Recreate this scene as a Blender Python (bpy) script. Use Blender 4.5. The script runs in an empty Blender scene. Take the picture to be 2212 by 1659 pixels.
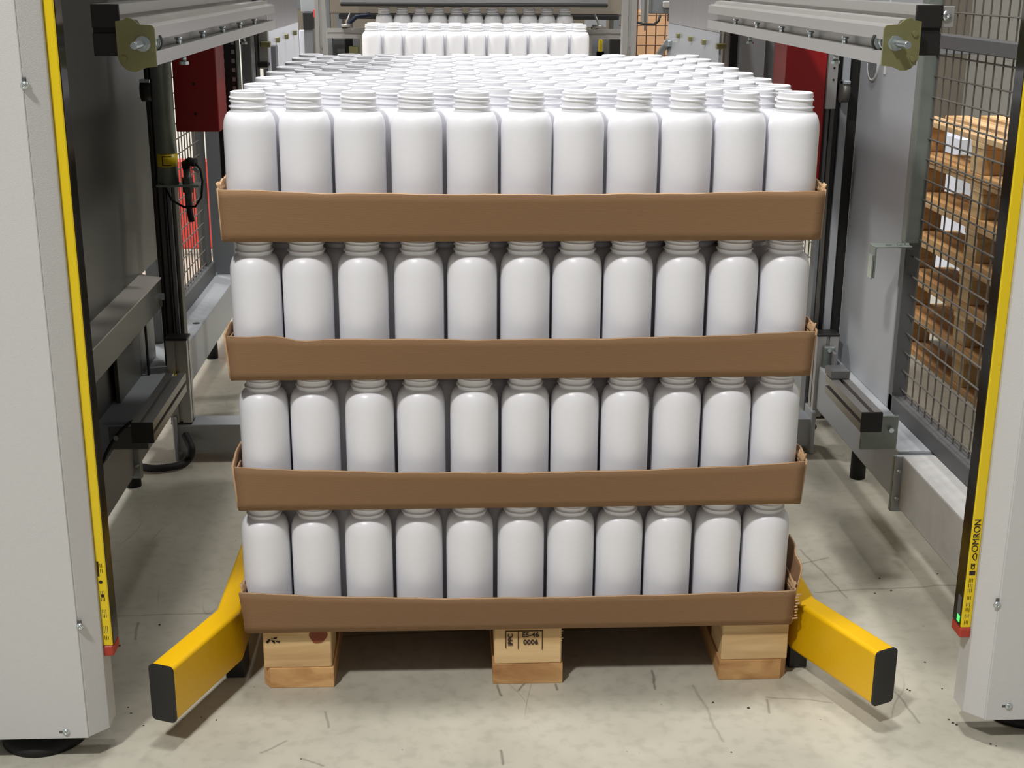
import bpy, bmesh, math, random
from mathutils import Vector, Matrix
random.seed(7)
S = bpy.context.scene
COL = S.collection
PI = math.pi

# ------------------------------------------------------------------ camera
F, CX, CY, CZ, TH, YA, RO = 2867.33, -0.1225, -2.2516, 1.2729, 0.29953, 0.04693, 0.00575
fw = Vector((math.sin(YA) * math.cos(TH), math.cos(YA) * math.cos(TH), -math.sin(TH)))
r0 = Vector((math.cos(YA), -math.sin(YA), 0)); u0 = r0.cross(fw)
rt = r0 * math.cos(RO) + u0 * math.sin(RO); up = -r0 * math.sin(RO) + u0 * math.cos(RO)
cam = bpy.data.cameras.new('camera'); camo = bpy.data.objects.new('camera', cam); COL.objects.link(camo)
cam.sensor_width = 36; cam.lens = F * 36 / 2212; cam.clip_start = .05; cam.clip_end = 60
M = Matrix((rt, up, -fw)).transposed().to_4x4(); M.translation = Vector((CX, CY, CZ)); camo.matrix_world = M
S.camera = camo

def at(px, py, axis, val):
    """the point of the plane axis=val seen at photo pixel (px, py); gives a thing its real place"""
    d = fw + rt * ((px - 1106) / F) - up * ((py - 829.5) / F)
    i = 'xyz'.index(axis); o = Vector((CX, CY, CZ)); return o + d * ((val - o[i]) / d[i])

# ------------------------------------------------------------------ light
S.view_settings.view_transform = 'Standard'; S.view_settings.look = 'None'
S.view_settings.exposure = 0.0; S.view_settings.gamma = 1; S.view_settings.use_curve_mapping = False
W = bpy.data.worlds.new('hall_air'); S.world = W; W.use_nodes = True
W.node_tree.nodes['Background'].inputs[0].default_value = (.93, .95, 1, 1)
W.node_tree.nodes['Background'].inputs[1].default_value = .20

def lamp(name, loc, size, power, col=(1, .985, .965), tgt=None):
    l = bpy.data.lights.new(name, 'AREA'); l.shape = 'DISK'; l.size = size; l.energy = power; l.color = col
    o = bpy.data.objects.new(name, l); COL.objects.link(o); o.location = loc
    d = Vector(tgt if tgt else (loc[0], loc[1], 0)) - Vector(loc)
    o.rotation_euler = d.to_track_quat('-Z', 'Y').to_euler(); return o
lamp('high_bay_lamp', (-.3, .25, 7), .6, 250)
lamp('high_bay_lamp', (2.8, -3.9, 6.5), .8, 18, tgt=(0, 0, .5))
lamp('high_bay_lamp', (-1.8, -3.0, 5.0), .4, 205, tgt=(0, 0, .5))
lamp('high_bay_lamp', (.4, 2.9, 7), .9, 110)
lamp('high_bay_lamp', (4.2, 2.6, 6.5), .9, 200)
lamp('high_bay_lamp', (-3.2, 4.4, 6.0), .9, 300)

# ------------------------------------------------------------------ materials
def lin(c):
    return tuple((x / 255 / 12.92 if x / 255 <= .04045 else ((x / 255 + .055) / 1.055) ** 2.4) for x in c) + (1,)
MATS = {}
def mat(name, rgb, rough=.5, metal=0, var=.08, scale=20, bump=0, stretch=None, emit=None, bscale=None, spec=.5):
    m = bpy.data.materials.new(name); m.use_nodes = True; nt = m.node_tree; b = nt.nodes['Principled BSDF']
    c = lin(rgb); b.inputs['Roughness'].default_value = rough; b.inputs['Metallic'].default_value = metal
    b.inputs['Specular IOR Level'].default_value = spec
    tc = nt.nodes.new('ShaderNodeTexCoord'); mp = nt.nodes.new('ShaderNodeMapping'); nt.links.new(tc.outputs['Object'], mp.inputs[0])
    if stretch: mp.inputs['Scale'].default_value = stretch
    n = nt.nodes.new('ShaderNodeTexNoise'); n.inputs['Scale'].default_value = scale; n.inputs['Detail'].default_value = 4
    nt.links.new(mp.outputs[0], n.inputs['Vector'])
    mx = nt.nodes.new('ShaderNodeMix'); mx.data_type = 'RGBA'
    mx.inputs[6].default_value = tuple(max(0, x * (1 - var)) for x in c[:3]) + (1,)
    mx.inputs[7].default_value = tuple(min(1, x * (1 + var)) for x in c[:3]) + (1,)
    nt.links.new(n.outputs['Fac'], mx.inputs[0]); nt.links.new(mx.outputs[2], b.inputs['Base Color'])
    if bump:
        bp = nt.nodes.new('ShaderNodeBump'); bp.inputs['Strength'].default_value = bump; bp.inputs['Distance'].default_value = .002
        if bscale:
            n2 = nt.nodes.new('ShaderNodeTexNoise'); n2.inputs['Scale'].default_value = bscale; nt.links.new(mp.outputs[0], n2.inputs['Vector'])
            nt.links.new(n2.outputs['Fac'], bp.inputs['Height'])
        else: nt.links.new(n.outputs['Fac'], bp.inputs['Height'])
        nt.links.new(bp.outputs[0], b.inputs['Normal'])
    if emit: b.inputs['Emission Color'].default_value = lin(emit[0]); b.inputs['Emission Strength'].default_value = emit[1]
    MATS[name] = m; return m

mat('bottle_plastic', (233, 233, 237), .34, 0, .01, 30, .08, bscale=600)
b_ = MATS['bottle_plastic'].node_tree.nodes['Principled BSDF']
mat('cardboard', (137, 105, 74), .85, 0, .05, 60, .25, (1, 1, 12))
mat('cardboard_edge', (196, 160, 122), .9, 0, .15, 90)
mat('paint_white', (198, 197, 196), .5, 0, .02, 8, .25, bscale=700)
mat('paint_grey', (158, 161, 165), .42, 0, .05, 6, .1, bscale=300)
mat('paint_grey_dark', (108, 111, 114), .45, 0, .06, 8)
mat('door_sheet', (92, 93, 88), .36, .3, .04, 3)
mat('aluminium', (176, 174, 171), .38, .55, .05, 40, 0, (60, 1, 60))
mat('aluminium_dark', (98, 95, 90), .45, .4, .08, 20)
mat('galvanised', (132, 140, 134), .42, .45, .18, 25)
mat('zinc_yellow', (134, 132, 92), .42, .5, .15, 30)
mat('bolt_metal', (196, 204, 204), .25, .9, .06, 60)
mat('black_plastic', (26, 25, 24), .45, 0, .1, 30)
mat('black_rubber', (18, 17, 17), .7, 0, .1, 40, .2)
mat('rail_yellow', (232, 182, 12), .3, 0, .05, 9, .15, bscale=250)
mat('curtain_yellow', (226, 196, 14), .38, 0, .03, 20)
mat('curtain_window', (14, 13, 12), .15, 0, .05, 20)
mat('end_red', (168, 52, 34), .5, 0, .06, 30)
mat('box_red', (146, 15, 17), .45, 0, .08, 12)
mat('far_red', (232, 56, 50), .5, 0, .05, 4)
mat('frame_dark', (86, 87, 88), .5, .2, .08, 20)
mat('wire', (106, 102, 96), .45, .4, .1, 60)
mat('led_green', (40, 220, 60), .4, emit=((60, 255, 90), 2.5))
mat('ink', (40, 24, 18), .8, 0, .3, 400)
mat('wall_paint', (176, 174, 168), .8, 0, .06, 2)
mat('wall_light', (236, 236, 230), .8, 0, .03, 2)
mat('wall_dull', (122, 114, 102), .85, 0, .12, 1.5)
mat('far_carton', (206, 162, 122), .85, 0, .06, 6)
mat('rust_wire', (84, 52, 30), .6, 0, .1, 50)
mat('hose_blue', (20, 32, 56), .4)
mat('pvc_grey', (142, 145, 152), .3, 0, .04, 5)
mat('paint_scuffed', (176, 175, 172), .5, 0, .22, 16)
mat('lit_edge_paint', (205, 200, 190), .35, .1, .05, 10)  # pale tone stands for lamp light on the door ledge
mat('steel_sheet', (150, 148, 150), .35, .6, .18, 7, 0, (1, 12, 1))
mat('dirt', (70, 62, 50), .9, 0, .3, 200)
mat('pvc_frost', (222, 226, 240), .3, 0, .04, 5)

def wood(name, rgb, dark, ax=(3, 30, 30)):
    m = bpy.data.materials.new(name); m.use_nodes = True; nt = m.node_tree; b = nt.nodes['Principled BSDF']
    b.inputs['Roughness'].default_value = .75
    tc = nt.nodes.new('ShaderNodeTexCoord'); mp = nt.nodes.new('ShaderNodeMapping'); nt.links.new(tc.outputs['Object'], mp.inputs[0])
    oi = nt.nodes.new('ShaderNodeObjectInfo'); ad = nt.nodes.new('ShaderNodeVectorMath'); ad.operation = 'SCALE'
    cb = nt.nodes.new('ShaderNodeCombineXYZ'); nt.links.new(oi.outputs['Random'], cb.inputs[0]); nt.links.new(oi.outputs['Random'], cb.inputs[2])
    nt.links.new(cb.outputs[0], ad.inputs[0]); ad.inputs['Scale'].default_value = 7; nt.links.new(ad.outputs[0], mp.inputs['Location'])
    mp.inputs['Scale'].default_value = ax
    n = nt.nodes.new('ShaderNodeTexNoise'); n.inputs['Scale'].default_value = 2.2; n.inputs['Detail'].default_value = 6; n.inputs['Distortion'].default_value = .6
    nt.links.new(mp.outputs[0], n.inputs['Vector'])
    cr = nt.nodes.new('ShaderNodeValToRGB'); e = cr.color_ramp.elements
    e[0].position = .3; e[0].color = lin(dark); e[1].position = .62; e[1].color = lin(rgb)
    nt.links.new(n.outputs['Fac'], cr.inputs[0])
    hs = nt.nodes.new('ShaderNodeHueSaturation'); mr = nt.nodes.new('ShaderNodeMapRange'); nt.links.new(oi.outputs['Random'], mr.inputs[0])
    mr.inputs[3].default_value = .82; mr.inputs[4].default_value = 1.12; nt.links.new(mr.outputs[0], hs.inputs['Value'])
    nt.links.new(cr.outputs[0], hs.inputs['Color']); nt.links.new(hs.outputs[0], b.inputs['Base Color'])
    bp = nt.nodes.new('ShaderNodeBump'); bp.inputs['Strength'].default_value = .3; bp.inputs['Distance'].default_value = .002
    nt.links.new(n.outputs['Fac'], bp.inputs['Height']); nt.links.new(bp.outputs[0], b.inputs['Normal'])
    MATS[name] = m
wood('pine_block', (222, 190, 140), (184, 146, 96), (1.5, 1.5, 14))
wood('pine_board', (212, 168, 112), (166, 114, 66), (5, 1, 12))
wood('pine_deck', (226, 196, 150), (188, 148, 100), (18, 1, 12))
wood('pine_deck_long', (222, 188, 140), (176, 134, 88), (22, 1, 16))

def floor_material():
    m = bpy.data.materials.new('floor_paint'); m.use_nodes = True; nt = m.node_tree; b = nt.nodes['Principled BSDF']
    L = nt.links.new; N = nt.nodes.new
    tc = N('ShaderNodeTexCoord')
    def noise(scale, det=5, dist=0, mapping=None):
        n = N('ShaderNodeTexNoise'); n.inputs['Scale'].default_value = scale; n.inputs['Detail'].default_value = det; n.inputs['Distortion'].default_value = dist
        L((mapping or tc).outputs['Object' if not mapping else 0], n.inputs['Vector']); return n
    def ramp(src, stops):
        cr = N('ShaderNodeValToRGB'); e = cr.color_ramp.elements
        e[0].position, e[0].color = stops[0][0], stops[0][1]; e[1].position, e[1].color = stops[1][0], stops[1][1]
        L(src, cr.inputs[0]); return cr
    def mul(a, bb, fac=1):
        mx = N('ShaderNodeMix'); mx.data_type = 'RGBA'; mx.blend_type = 'MULTIPLY'; mx.inputs[0].default_value = fac
        L(a, mx.inputs[6]); L(bb, mx.inputs[7]); return mx.outputs[2]
    base = ramp(noise(2.4, 6).outputs['Fac'], [(.35, lin((164, 160, 146))), (.65, lin((190, 186, 170)))]).outputs[0]
    w1 = (1, 1, 1, 1)
    # fine dusty mottling and dark specks
    base = mul(base, ramp(noise(38, 6).outputs['Fac'], [(.36, (.86, .86, .85, 1)), (.5, w1)]).outputs[0], .7)
    v = N('ShaderNodeTexVoronoi'); v.inputs['Scale'].default_value = 17; v.inputs['Randomness'].default_value = 1; L(tc.outputs['Object'], v.inputs['Vector'])
    base = mul(base, ramp(v.outputs['Distance'], [(.022, (.35, .33, .3, 1)), (.045, w1)]).outputs[0], .75)
    # thin scratches: stretched noise iso-lines in three directions
    for rot, sc, wd in ((.5, 2.6, .0022), (-.9, 2.1, .002)):
        mp = N('ShaderNodeMapping'); mp.inputs['Rotation'].default_value = (0, 0, rot); mp.inputs['Scale'].default_value = (1, .25, 1); L(tc.outputs['Object'], mp.inputs[0])
        n = noise(sc * 2, 1, 0, mp)
        s = N('ShaderNodeMath'); s.operation = 'SUBTRACT'; L(n.outputs['Fac'], s.inputs[0]); s.inputs[1].default_value = .57
        a = N('ShaderNodeMath'); a.operation = 'ABSOLUTE'; L(s.outputs[0], a.inputs[0])
        g = noise(sc * 1.9, 2)   # gate so the lines break up
        gg = ramp(g.outputs['Fac'], [(.56, (0, 0, 0, 1)), (.66, (.6, .6, .6, 1))])
        r = ramp(a.outputs[0], [(.0, (.45, .43, .4, 1)), (wd, w1)])
        mx = N('ShaderNodeMix'); mx.data_type = 'RGBA'; mx.blend_type = 'MULTIPLY'; L(gg.outputs[0], mx.inputs[0]); L(base, mx.inputs[6]); L(r.outputs[0], mx.inputs[7]); base = mx.outputs[2]
    # individual cracks and joints, as line segments on the floor
    segs = [((690, 1378), (1010, 1362), .0012, .6), ((1760, 1279), (2110, 1262), .0012, .5), ((225, 1332), (455, 1325), .001, .5),
            ((1620, 1243), (1790, 1205), .001, .5), ((1725, 1185), (1830, 1290), .001, .5), ((1500, 1480), (1560, 1600), .001, .35),
            ((1655, 1505), (1800, 1520), .001, .4), ((1657, 1510), (1664, 1540), .0014, .6), ((1406, 1448), (1414, 1490), .002, .7),
            ((1136, 1478), (1122, 1492), .0016, .8), ((1076, 1480), (1083, 1502), .0014, .8), ((1202, 1478), (1206, 1490), .0014, .8),
            ((1936, 1495), (1985, 1560), .001, .5), ((296, 1345), (294, 1385), .0014, .6), ((1078, 1622), (1085, 1650), .0014, .7),
            ((568, 1625), (620, 1600), .0012, .5), ((655, 1637), (700, 1655), .001, .5), ((705, 1538), (708, 1570), .0014, .5)]
    nv = noise(9, 3); s1 = N('ShaderNodeVectorMath'); s1.operation = 'SUBTRACT'; L(nv.outputs['Color'], s1.inputs[0]); s1.inputs[1].default_value = (.5, .5, .5)
    s2 = N('ShaderNodeVectorMath'); s2.operation = 'MULTIPLY'; L(s1.outputs[0], s2.inputs[0]); s2.inputs[1].default_value = (.022, .022, 0)
    s3 = N('ShaderNodeVectorMath'); s3.operation = 'ADD'; L(s2.outputs[0], s3.inputs[0]); L(tc.outputs['Object'], s3.inputs[1]); wobv = s3.outputs[0]
    for p, q, w, k in segs:
        A = at(*p, 'z', 0); Bq = at(*q, 'z', 0); A.z = 0; Bq.z = 0; D = Bq - A; l2 = D.dot(D)
        def vm(op, i0=None, v0=None, i1=None, v1=None):
            nd = N('ShaderNodeVectorMath'); nd.operation = op
            if i0 is not None: L(i0, nd.inputs[0])
            if v0 is not None: nd.inputs[0].default_value = v0
            if i1 is not None: L(i1, nd.inputs[1])
            if v1 is not None: nd.inputs[1].default_value = v1
            return nd
        wob = vm('SUBTRACT', i0=wobv, v1=A)
        dt = vm('DOT_PRODUCT', i0=wob.outputs[0], v1=D / l2)
        cl = N('ShaderNodeClamp'); L(dt.outputs['Value'], cl.inputs[0])
        sc = N('ShaderNodeVectorMath'); sc.operation = 'SCALE'; sc.inputs[0].default_value = D; L(cl.outputs[0], sc.inputs['Scale'])
        df = vm('SUBTRACT', i0=wob.outputs[0], i1=sc.outputs[0]); ln = vm('LENGTH', i0=df.outputs[0])
        w *= .7; k *= .8; r = ramp(ln.outputs['Value'], [(w * .5, (1 - k, 1 - k, 1 - k, 1)), (w * 1.6, w1)]); base = mul(base, r.outputs[0])
    L(base, b.inputs['Base Color'])
    rr = ramp(noise(5, 5).outputs['Fac'], [(.3, (.38, .38, .38, 1)), (.7, (.6, .6, .6, 1))]); L(rr.outputs[0], b.inputs['Roughness'])
    MATS['floor'] = m
floor_material()

# ------------------------------------------------------------------ mesh helpers
class MB:
    def __init__(s): s.bm = bmesh.new()
    def box(s, x0, x1, y0, y1, z0, z1, bev=0, seg=1):
        g = bmesh.ops.create_cube(s.bm, size=1)
        for v in g['verts']: v.co = Vector(((x0 + x1) / 2 + v.co.x * (x1 - x0), (y0 + y1) / 2 + v.co.y * (y1 - y0), (z0 + z1) / 2 + v.co.z * (z1 - z0)))
        if bev:
            es = list({e for v in g['verts'] for e in v.link_edges}); bmesh.ops.bevel(s.bm, geom=es, offset=bev, segments=seg, profile=.6, affect='EDGES')
        return s
    def cyl(s, a, b, r, n=20, r2=None, bev=0):
        a, b = Vector(a), Vector(b); d = b - a; r2 = r if r2 is None else r2
        q = d.to_track_quat('Z', 'Y'); rings = []
        for p, rr in ((a, r), (b, r2)):
            rings.append([s.bm.verts.new(p + q @ Vector((rr * math.cos(2 * PI * i / n), rr * math.sin(2 * PI * i / n), 0))) for i in range(n)])
        for i in range(n):
            f = s.bm.faces.new((rings[0][i], rings[0][(i + 1) % n], rings[1][(i + 1) % n], rings[1][i])); f.smooth = n > 8
        s.bm.faces.new(rings[0][::-1]); s.bm.faces.new(rings[1]); return s
    def path(s, pts, r, n=10, closed_ends=True):
        pts = [Vector(p) for p in pts]; prev = None; rings = []
        for i, p in enumerate(pts):
            d = (pts[min(i + 1, len(pts) - 1)] - pts[max(i - 1, 0)]).normalized()
            q = d.to_track_quat('Z', 'X') if prev is None else prev
            if prev is not None:
                z = prev @ Vector((0, 0, 1)); q = z.rotation_difference(d) @ prev
            prev = q
            rad = r(i) if callable(r) else r
            rings.append([s.bm.verts.new(p + q @ Vector((rad * math.cos(2 * PI * k / n), rad * math.sin(2 * PI * k / n), 0))) for k in range(n)])
        for a, b in zip(rings, rings[1:]):
            for k in range(n):
                f = s.bm.faces.new((a[k], a[(k + 1) % n], b[(k + 1) % n], b[k])); f.smooth = True
        s.bm.faces.new(rings[0][::-1]); s.bm.faces.new(rings[-1]); return s
    def prism(s, poly, axis, a, b, bev=0):
        """extrude a 2-D polygon (list of pairs) along an axis from a to b"""
        def P(u, v, w):
            return {'x': Vector((w, u, v)), 'y': Vector((u, w, v)), 'z': Vector((u, v, w))}[axis]
        r1 = [s.bm.verts.new(P(u, v, a)) for u, v in poly]; r2 = [s.bm.verts.new(P(u, v, b)) for u, v in poly]
        n = len(poly); fs = [s.bm.faces.new(r1), s.bm.faces.new(r2[::-1])]
        for i in range(n): fs.append(s.bm.faces.new((r1[i], r2[i], r2[(i + 1) % n], r1[(i + 1) % n])))
        bmesh.ops.recalc_face_normals(s.bm, faces=fs)
        if bev:
            es = list({e for f in fs for e in f.edges}); bmesh.ops.bevel(s.bm, geom=es, offset=bev, segments=2, profile=.6, affect='EDGES')
        return s
    def lathe(s, prof, n=40, smooth=True, c=(0, 0), close=False):
        rings = []
        for r, z in prof: rings.append([s.bm.verts.new((c[0] + r * math.cos(2 * PI * i / n), c[1] + r * math.sin(2 * PI * i / n), z)) for i in range(n)])
        for a, b in zip(rings, rings[1:]):
            for i in range(n):
                f = s.bm.faces.new((a[i], a[(i + 1) % n], b[(i + 1) % n], b[i])); f.smooth = smooth
        return rings
    def grid(s, fn, nu, nv, th=0):
        V = [[s.bm.verts.new(fn(i / nu, j / nv)) for j in range(nv + 1)] for i in range(nu + 1)]
        for i in range(nu):
            for j in range(nv):
                f = s.bm.faces.new((V[i][j], V[i + 1][j], V[i + 1][j + 1], V[i][j + 1])); f.smooth = True
        return s
    def mesh(s, name, m):
        me = bpy.data.meshes.new(name); s.bm.to_mesh(me); s.bm.free()
        for x in (m if isinstance(m, (list, tuple)) else [m]): me.materials.append(MATS[x])
        return me
    def build(s, name, m, parent=None, bevel=0):
        o = bpy.data.objects.new(name, s.mesh(name, m)); COL.objects.link(o)
        if parent is not None:
            o.parent = parent; o.matrix_parent_inverse = Matrix.Translation(parent.location).inverted()
        if bevel:
            md = o.modifiers.new('edge', 'BEVEL'); md.width = bevel; md.segments = 2; md.limit_method = 'ANGLE'
        return o
def thing(name, label, cat, loc=(0, 0, 0), group=None):
    o = bpy.data.objects.new(name, None); COL.objects.link(o); o.location = loc; o.empty_display_size = .05
    return tag(o, label, cat, group)
def tag(o, label, cat, group=None, kind=None):
    if label: o['label'] = label
    if cat: o['category'] = cat
    if group: o['group'] = group
    if kind: o['kind'] = kind
    return o
def struct(o): o['kind'] = 'structure'; return o
def text(parent, body, size, loc, rot, m='ink', depth=.0004, sx=1, name='lettering', bold=.0):
    cu = bpy.data.curves.new(name, 'FONT'); cu.body = body; cu.size = size; cu.extrude = depth; cu.offset = bold
    cu.align_x = 'CENTER'; cu.align_y = 'CENTER'
    t = bpy.data.objects.new('tmp', cu); COL.objects.link(t); bpy.context.view_layer.update()
    me = bpy.data.meshes.new_from_object(t.evaluated_get(bpy.context.evaluated_depsgraph_get())); bpy.data.objects.remove(t)
    me.materials.clear(); me.materials.append(MATS[m])
    R = Matrix.Translation(Vector(loc)) @ rot.to_4x4() @ Matrix.Diagonal((sx, 1, 1, 1)); me.transform(R)
    o = bpy.data.objects.new(name, me); COL.objects.link(o); o.parent = parent; o.matrix_parent_inverse = Matrix.Translation(parent.location).inverted()
    return o
FRONT = Matrix.Rotation(PI / 2, 3, 'X')          # text lying in x-z, facing -y
FRONT_UP = FRONT @ Matrix.Rotation(PI / 2, 3, 'Z')   # the same, reading upward

ORD = ['front', 'second', 'third', 'fourth', 'fifth', 'sixth', 'seventh', 'eighth', 'ninth', 'tenth', 'eleventh', 'twelfth', 'thirteenth', 'fourteenth', 'rearmost']
NTH = ['first'] + ORD[1:14]

# ------------------------------------------------------------------ setting
struct(MB().box(-6, 6, -4.5, 10, -.05, 0).build('floor', 'floor'))
struct(MB().box(-6, 6, 9.5, 9.6, 0, 5).build('wall_back', 'wall_dull'))
wr = struct(MB().box(4.4, 4.5, -4.5, 10, 0, 5).build('wall_right', 'wall_paint'))
struct(MB().box(-6, -5.9, -4.5, 10, 0, 5).build('wall_left', 'wall_light'))

# ------------------------------------------------------------------ pallets
def rnd(a): return random.uniform(-a, a)
def pallet(name, label, group, x0, x1, y0, y1, z0, H, bb, bw, deck_front=0, first=True, dk='pine_deck_long'):
    t = thing(name, label, 'pallet', ((x0 + x1) / 2, (y0 + y1) / 2, z0), group)
    xs = [x0, (x0 + x1) / 2 - bw / 2, x1 - bw]; dt = .018
    top = z0 + H
    for i, x in enumerate(xs):
        m = MB(); c = .014
        p = [(x + (c if i == 0 else 0), y0), (x + bw - (c if i == 2 else 0), y0), (x + bw, y0 + c * 1.3), (x + bw, y1), (x, y1), (x, y0 + c * 1.3)] if i != 1 else [(x, y0), (x + bw, y0), (x + bw, y1), (x, y1)]
        m.prism(p, 'z', z0, z0 + bb, .0015).build('bottom_board', 'pine_board', t)
        for k, y in enumerate((y0, (y0 + y1) / 2 - .05, y1 - .1)):
            zz = top if (k == 0 and deck_front) else top - 2 * dt
            MB().box(x + .003, x + bw - .003, y + .001, y + .1, z0 + bb, zz, .002).build('block', 'pine_block', t)
    for k, y in enumerate((y0, (y0 + y1) / 2 - .05, y1 - .1)):
        if k == 0 and deck_front: continue
        MB().box(x0, x1, y, y + .1, top - 2 * dt, top - dt, .0015).build('stringer_board', 'pine_deck', t)
    n = 7; w = .098 if x1 - x0 > .9 else .08; st = deck_front
    for i in range(n):
        x = x0 + (x1 - x0 - w) * i / (n - 1)
        MB().box(x, x + w, y0 + st, y1, top - dt, top - abs(rnd(.0008)), .0015).build('deck_board', dk, t)
    return t
PZ = .1245
pl = pallet('wooden_pallet', 'pale wooden pallet with stamped middle block under the bottle stack', None, -.478, .506, -.04, 1.13, 0, PZ, .0415, .131, .11)
# stamp on the middle block
sx0, sx1, sz1, sz0 = -.028, .041, .1105, .075
m = MB(); yf = -.0405; th = .0013
m.box(sx0, sx1, yf, yf + .001, sz1 - th, sz1)
m.box(sx0, sx0 + th, yf, yf + .001, sz0, sz1); m.box(sx1 - th, sx1, yf, yf + .001, sz0 - .004, sz1)
m.box(sx0 + .023, sx0 + .0242, yf, yf + .001, sz0 - .002, sz1)
for a, b, c, d in ((.004, .0165, .010, .0012), (.004, .0165, .0125, .0012)):
    pass
m.build('stamp_frame', 'ink', pl)
text(pl, 'ES-46', .0140, (.0185, yf, .1015), FRONT, bold=.00015)
text(pl, '0006', .0140, (.019, yf, .0865), FRONT, bold=.0002)
text(pl, 'IPPC', .0125, (-.0185, yf, .0925), FRONT_UP, bold=.0002)
m = MB()
for i in range(14): 
    x = -.470 + random.random() * .028; z = .093 + random.random() * .010; r = .0012 + random.random() * .0018
    m.box(x, x + r * 1.6, yf, yf + .001, z, z + r)
o = m.build('smudged_stamp', 'ink', pl)
mat('knot_brown', (128, 66, 40), .8, 0, .3, 120)
MB().prism([(-.373 + (.0165 + .002 * math.sin(3 * a)) * math.cos(a), min(.1225, .106 + (.0135 + .0015 * math.sin(2 * a)) * math.sin(a))) for a in [2 * PI * i / 24 for i in range(24)]], 'y', -.0405, -.0385).build('knot', 'knot_brown', pl)
# splinters at block edges
m = MB()
for i in range(7): m.box(.0745, .0745 + .002 + random.random() * .003, -.039, -.038, .088 + i * .005, .0887 + i * .005)
m.build('splinter', 'pine_deck', pl)

# ------------------------------------------------------------------ trays
TZ = PZ; LP = .2407; BH = .2368; TB = .003
def tray(k, name_label):
    z = TZ + k * LP
    t = thing('cardboard_tray', name_label, 'tray', (0, 0, z), 'cardboard trays between the bottle layers')
    xl, xr = -.502, .502; yb = 1.118; yf = -.053
    MB().box(xl, xr, yf, yb, z, z + TB).build('base_sheet', 'cardboard', t)
    hl, hm, hr = [(.081, .072, .069), (.081, .073, .080), (.078, .074, .080), (.086, .080, .083)][k]
    sk = [0, .004, .007, .006][k]
    def solid(fn, name, nu, nv, th, m='cardboard'):
        b = MB(); b.grid(fn, nu, nv); o = b.build(name, [m, 'cardboard_edge'], t)
        md = o.modifiers.new('board', 'SOLIDIFY'); md.thickness = th; md.offset = 0; md.material_offset_rim = 1
        return o
    bow = .020
    def front(u, v):
        x = xl + (xr - xl) * u; c = 1 - (2 * u - 1) ** 2
        h = hm + (hl if u < .5 else hr) * 0 + ((hl - hm) * (2 * u - 1) ** 2 if u < .5 else (hr - hm) * (2 * u - 1) ** 2)
        y = yf - v * (bow * c + .004) - .0015
        if k == 0: x *= 1 + .012 * v * (1 if u < .3 else .0)
        wob = .0006 * math.sin(u * 31 + k * 2) + .0004 * math.sin(u * 83 + k)
        dent = 0
        if k == 2: dent = -.006 * math.exp(-((u - .13) / .035) ** 2) + .003 * math.exp(-((u - .08) / .03) ** 2)
        if k == 3: dent = -.0012 * math.exp(-((u - .17) / .05) ** 2)
        drop = -.0015 if v == 0 else 0
        return Vector((x + (2 * u - 1) * v * .002, y, z + h * v + (wob + dent) * v ** 3 + drop))
    solid(front, 'front_flap', 60, 6, .0035)
    for s in (-1, 1):
        xs = xl if s < 0 else xr; hh = hl if s < 0 else hr
        def side(u, v):
            y = yf + .002 + (yb - yf - .004) * u
            lean = .003 + .004 * math.sin(u * 9 + k) ** 2
            hz = hh + .006 + .003 * math.sin(u * 23 + k * 2 + s)
            if u < .06: hz = hh + .012 * (u / .06)
            return Vector((xs + s * (v * lean + .001), y, z + hz * v))
        solid(side, 'side_flap', 44, 4, .0035)
        # glued corner tab that curls out past the front flap
        def tab(u, v):
            a = u * 1.1
            return Vector((xs + s * (.001 + .0045 * math.sin(u * PI) * math.sin(v * PI) ** 2), yf + .004 + .05 * u, z + .004 + (hh - .012) * v))
        solid(tab, 'corner_tab', 8, 10, .003)
        # torn lip above the corner
        def lip(u, v):
            return Vector((xs + s * (.001 + .005 * v), yf + .006 + .05 * u, z + hh - .006 + (.015 - .008 * u + .003 * math.sin(u * 17 + k)) * v))
        if k in (3, 0) or s > 0: solid(lip, 'torn_lip', 8, 3, .003, 'cardboard_edge')
    if k == 0:   # crushed right corner of the lowest tray
        def crush(u, v):
            return Vector((xr + .004 + .012 * v * math.sin(v * 2) + .002 * math.sin(u * 11), yf + .01 + .09 * u, z + .03 + (.075 + .03 * u) * v))
        solid(crush, 'torn_corner', 10, 8, .003, 'cardboard')
        b = MB()
        for i in range(9): b.path([(xr + .003 + rnd(.003), yf - .002, z + .010 + i * .006), (xr + .009 + rnd(.005), yf - .004, z + .012 + i * .006)], .0018, 6)
        b.build('frayed_edge', 'cardboard_edge', t)
    def back(u, v): return Vector((xl + (xr - xl) * u, yb + .001 + .01 * v, z + .085 * v))
    solid(back, 'back_flap', 4, 2, .0035)
    return t
TN = ['lowest brown cardboard tray, resting on the wooden pallet', 'brown cardboard tray, second from the bottom of the stack',
      'brown cardboard tray third from the bottom, with creased top edge', 'topmost brown cardboard tray holding the open bottle layer']
for k in range(4): tray(k, TN[k])

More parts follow.
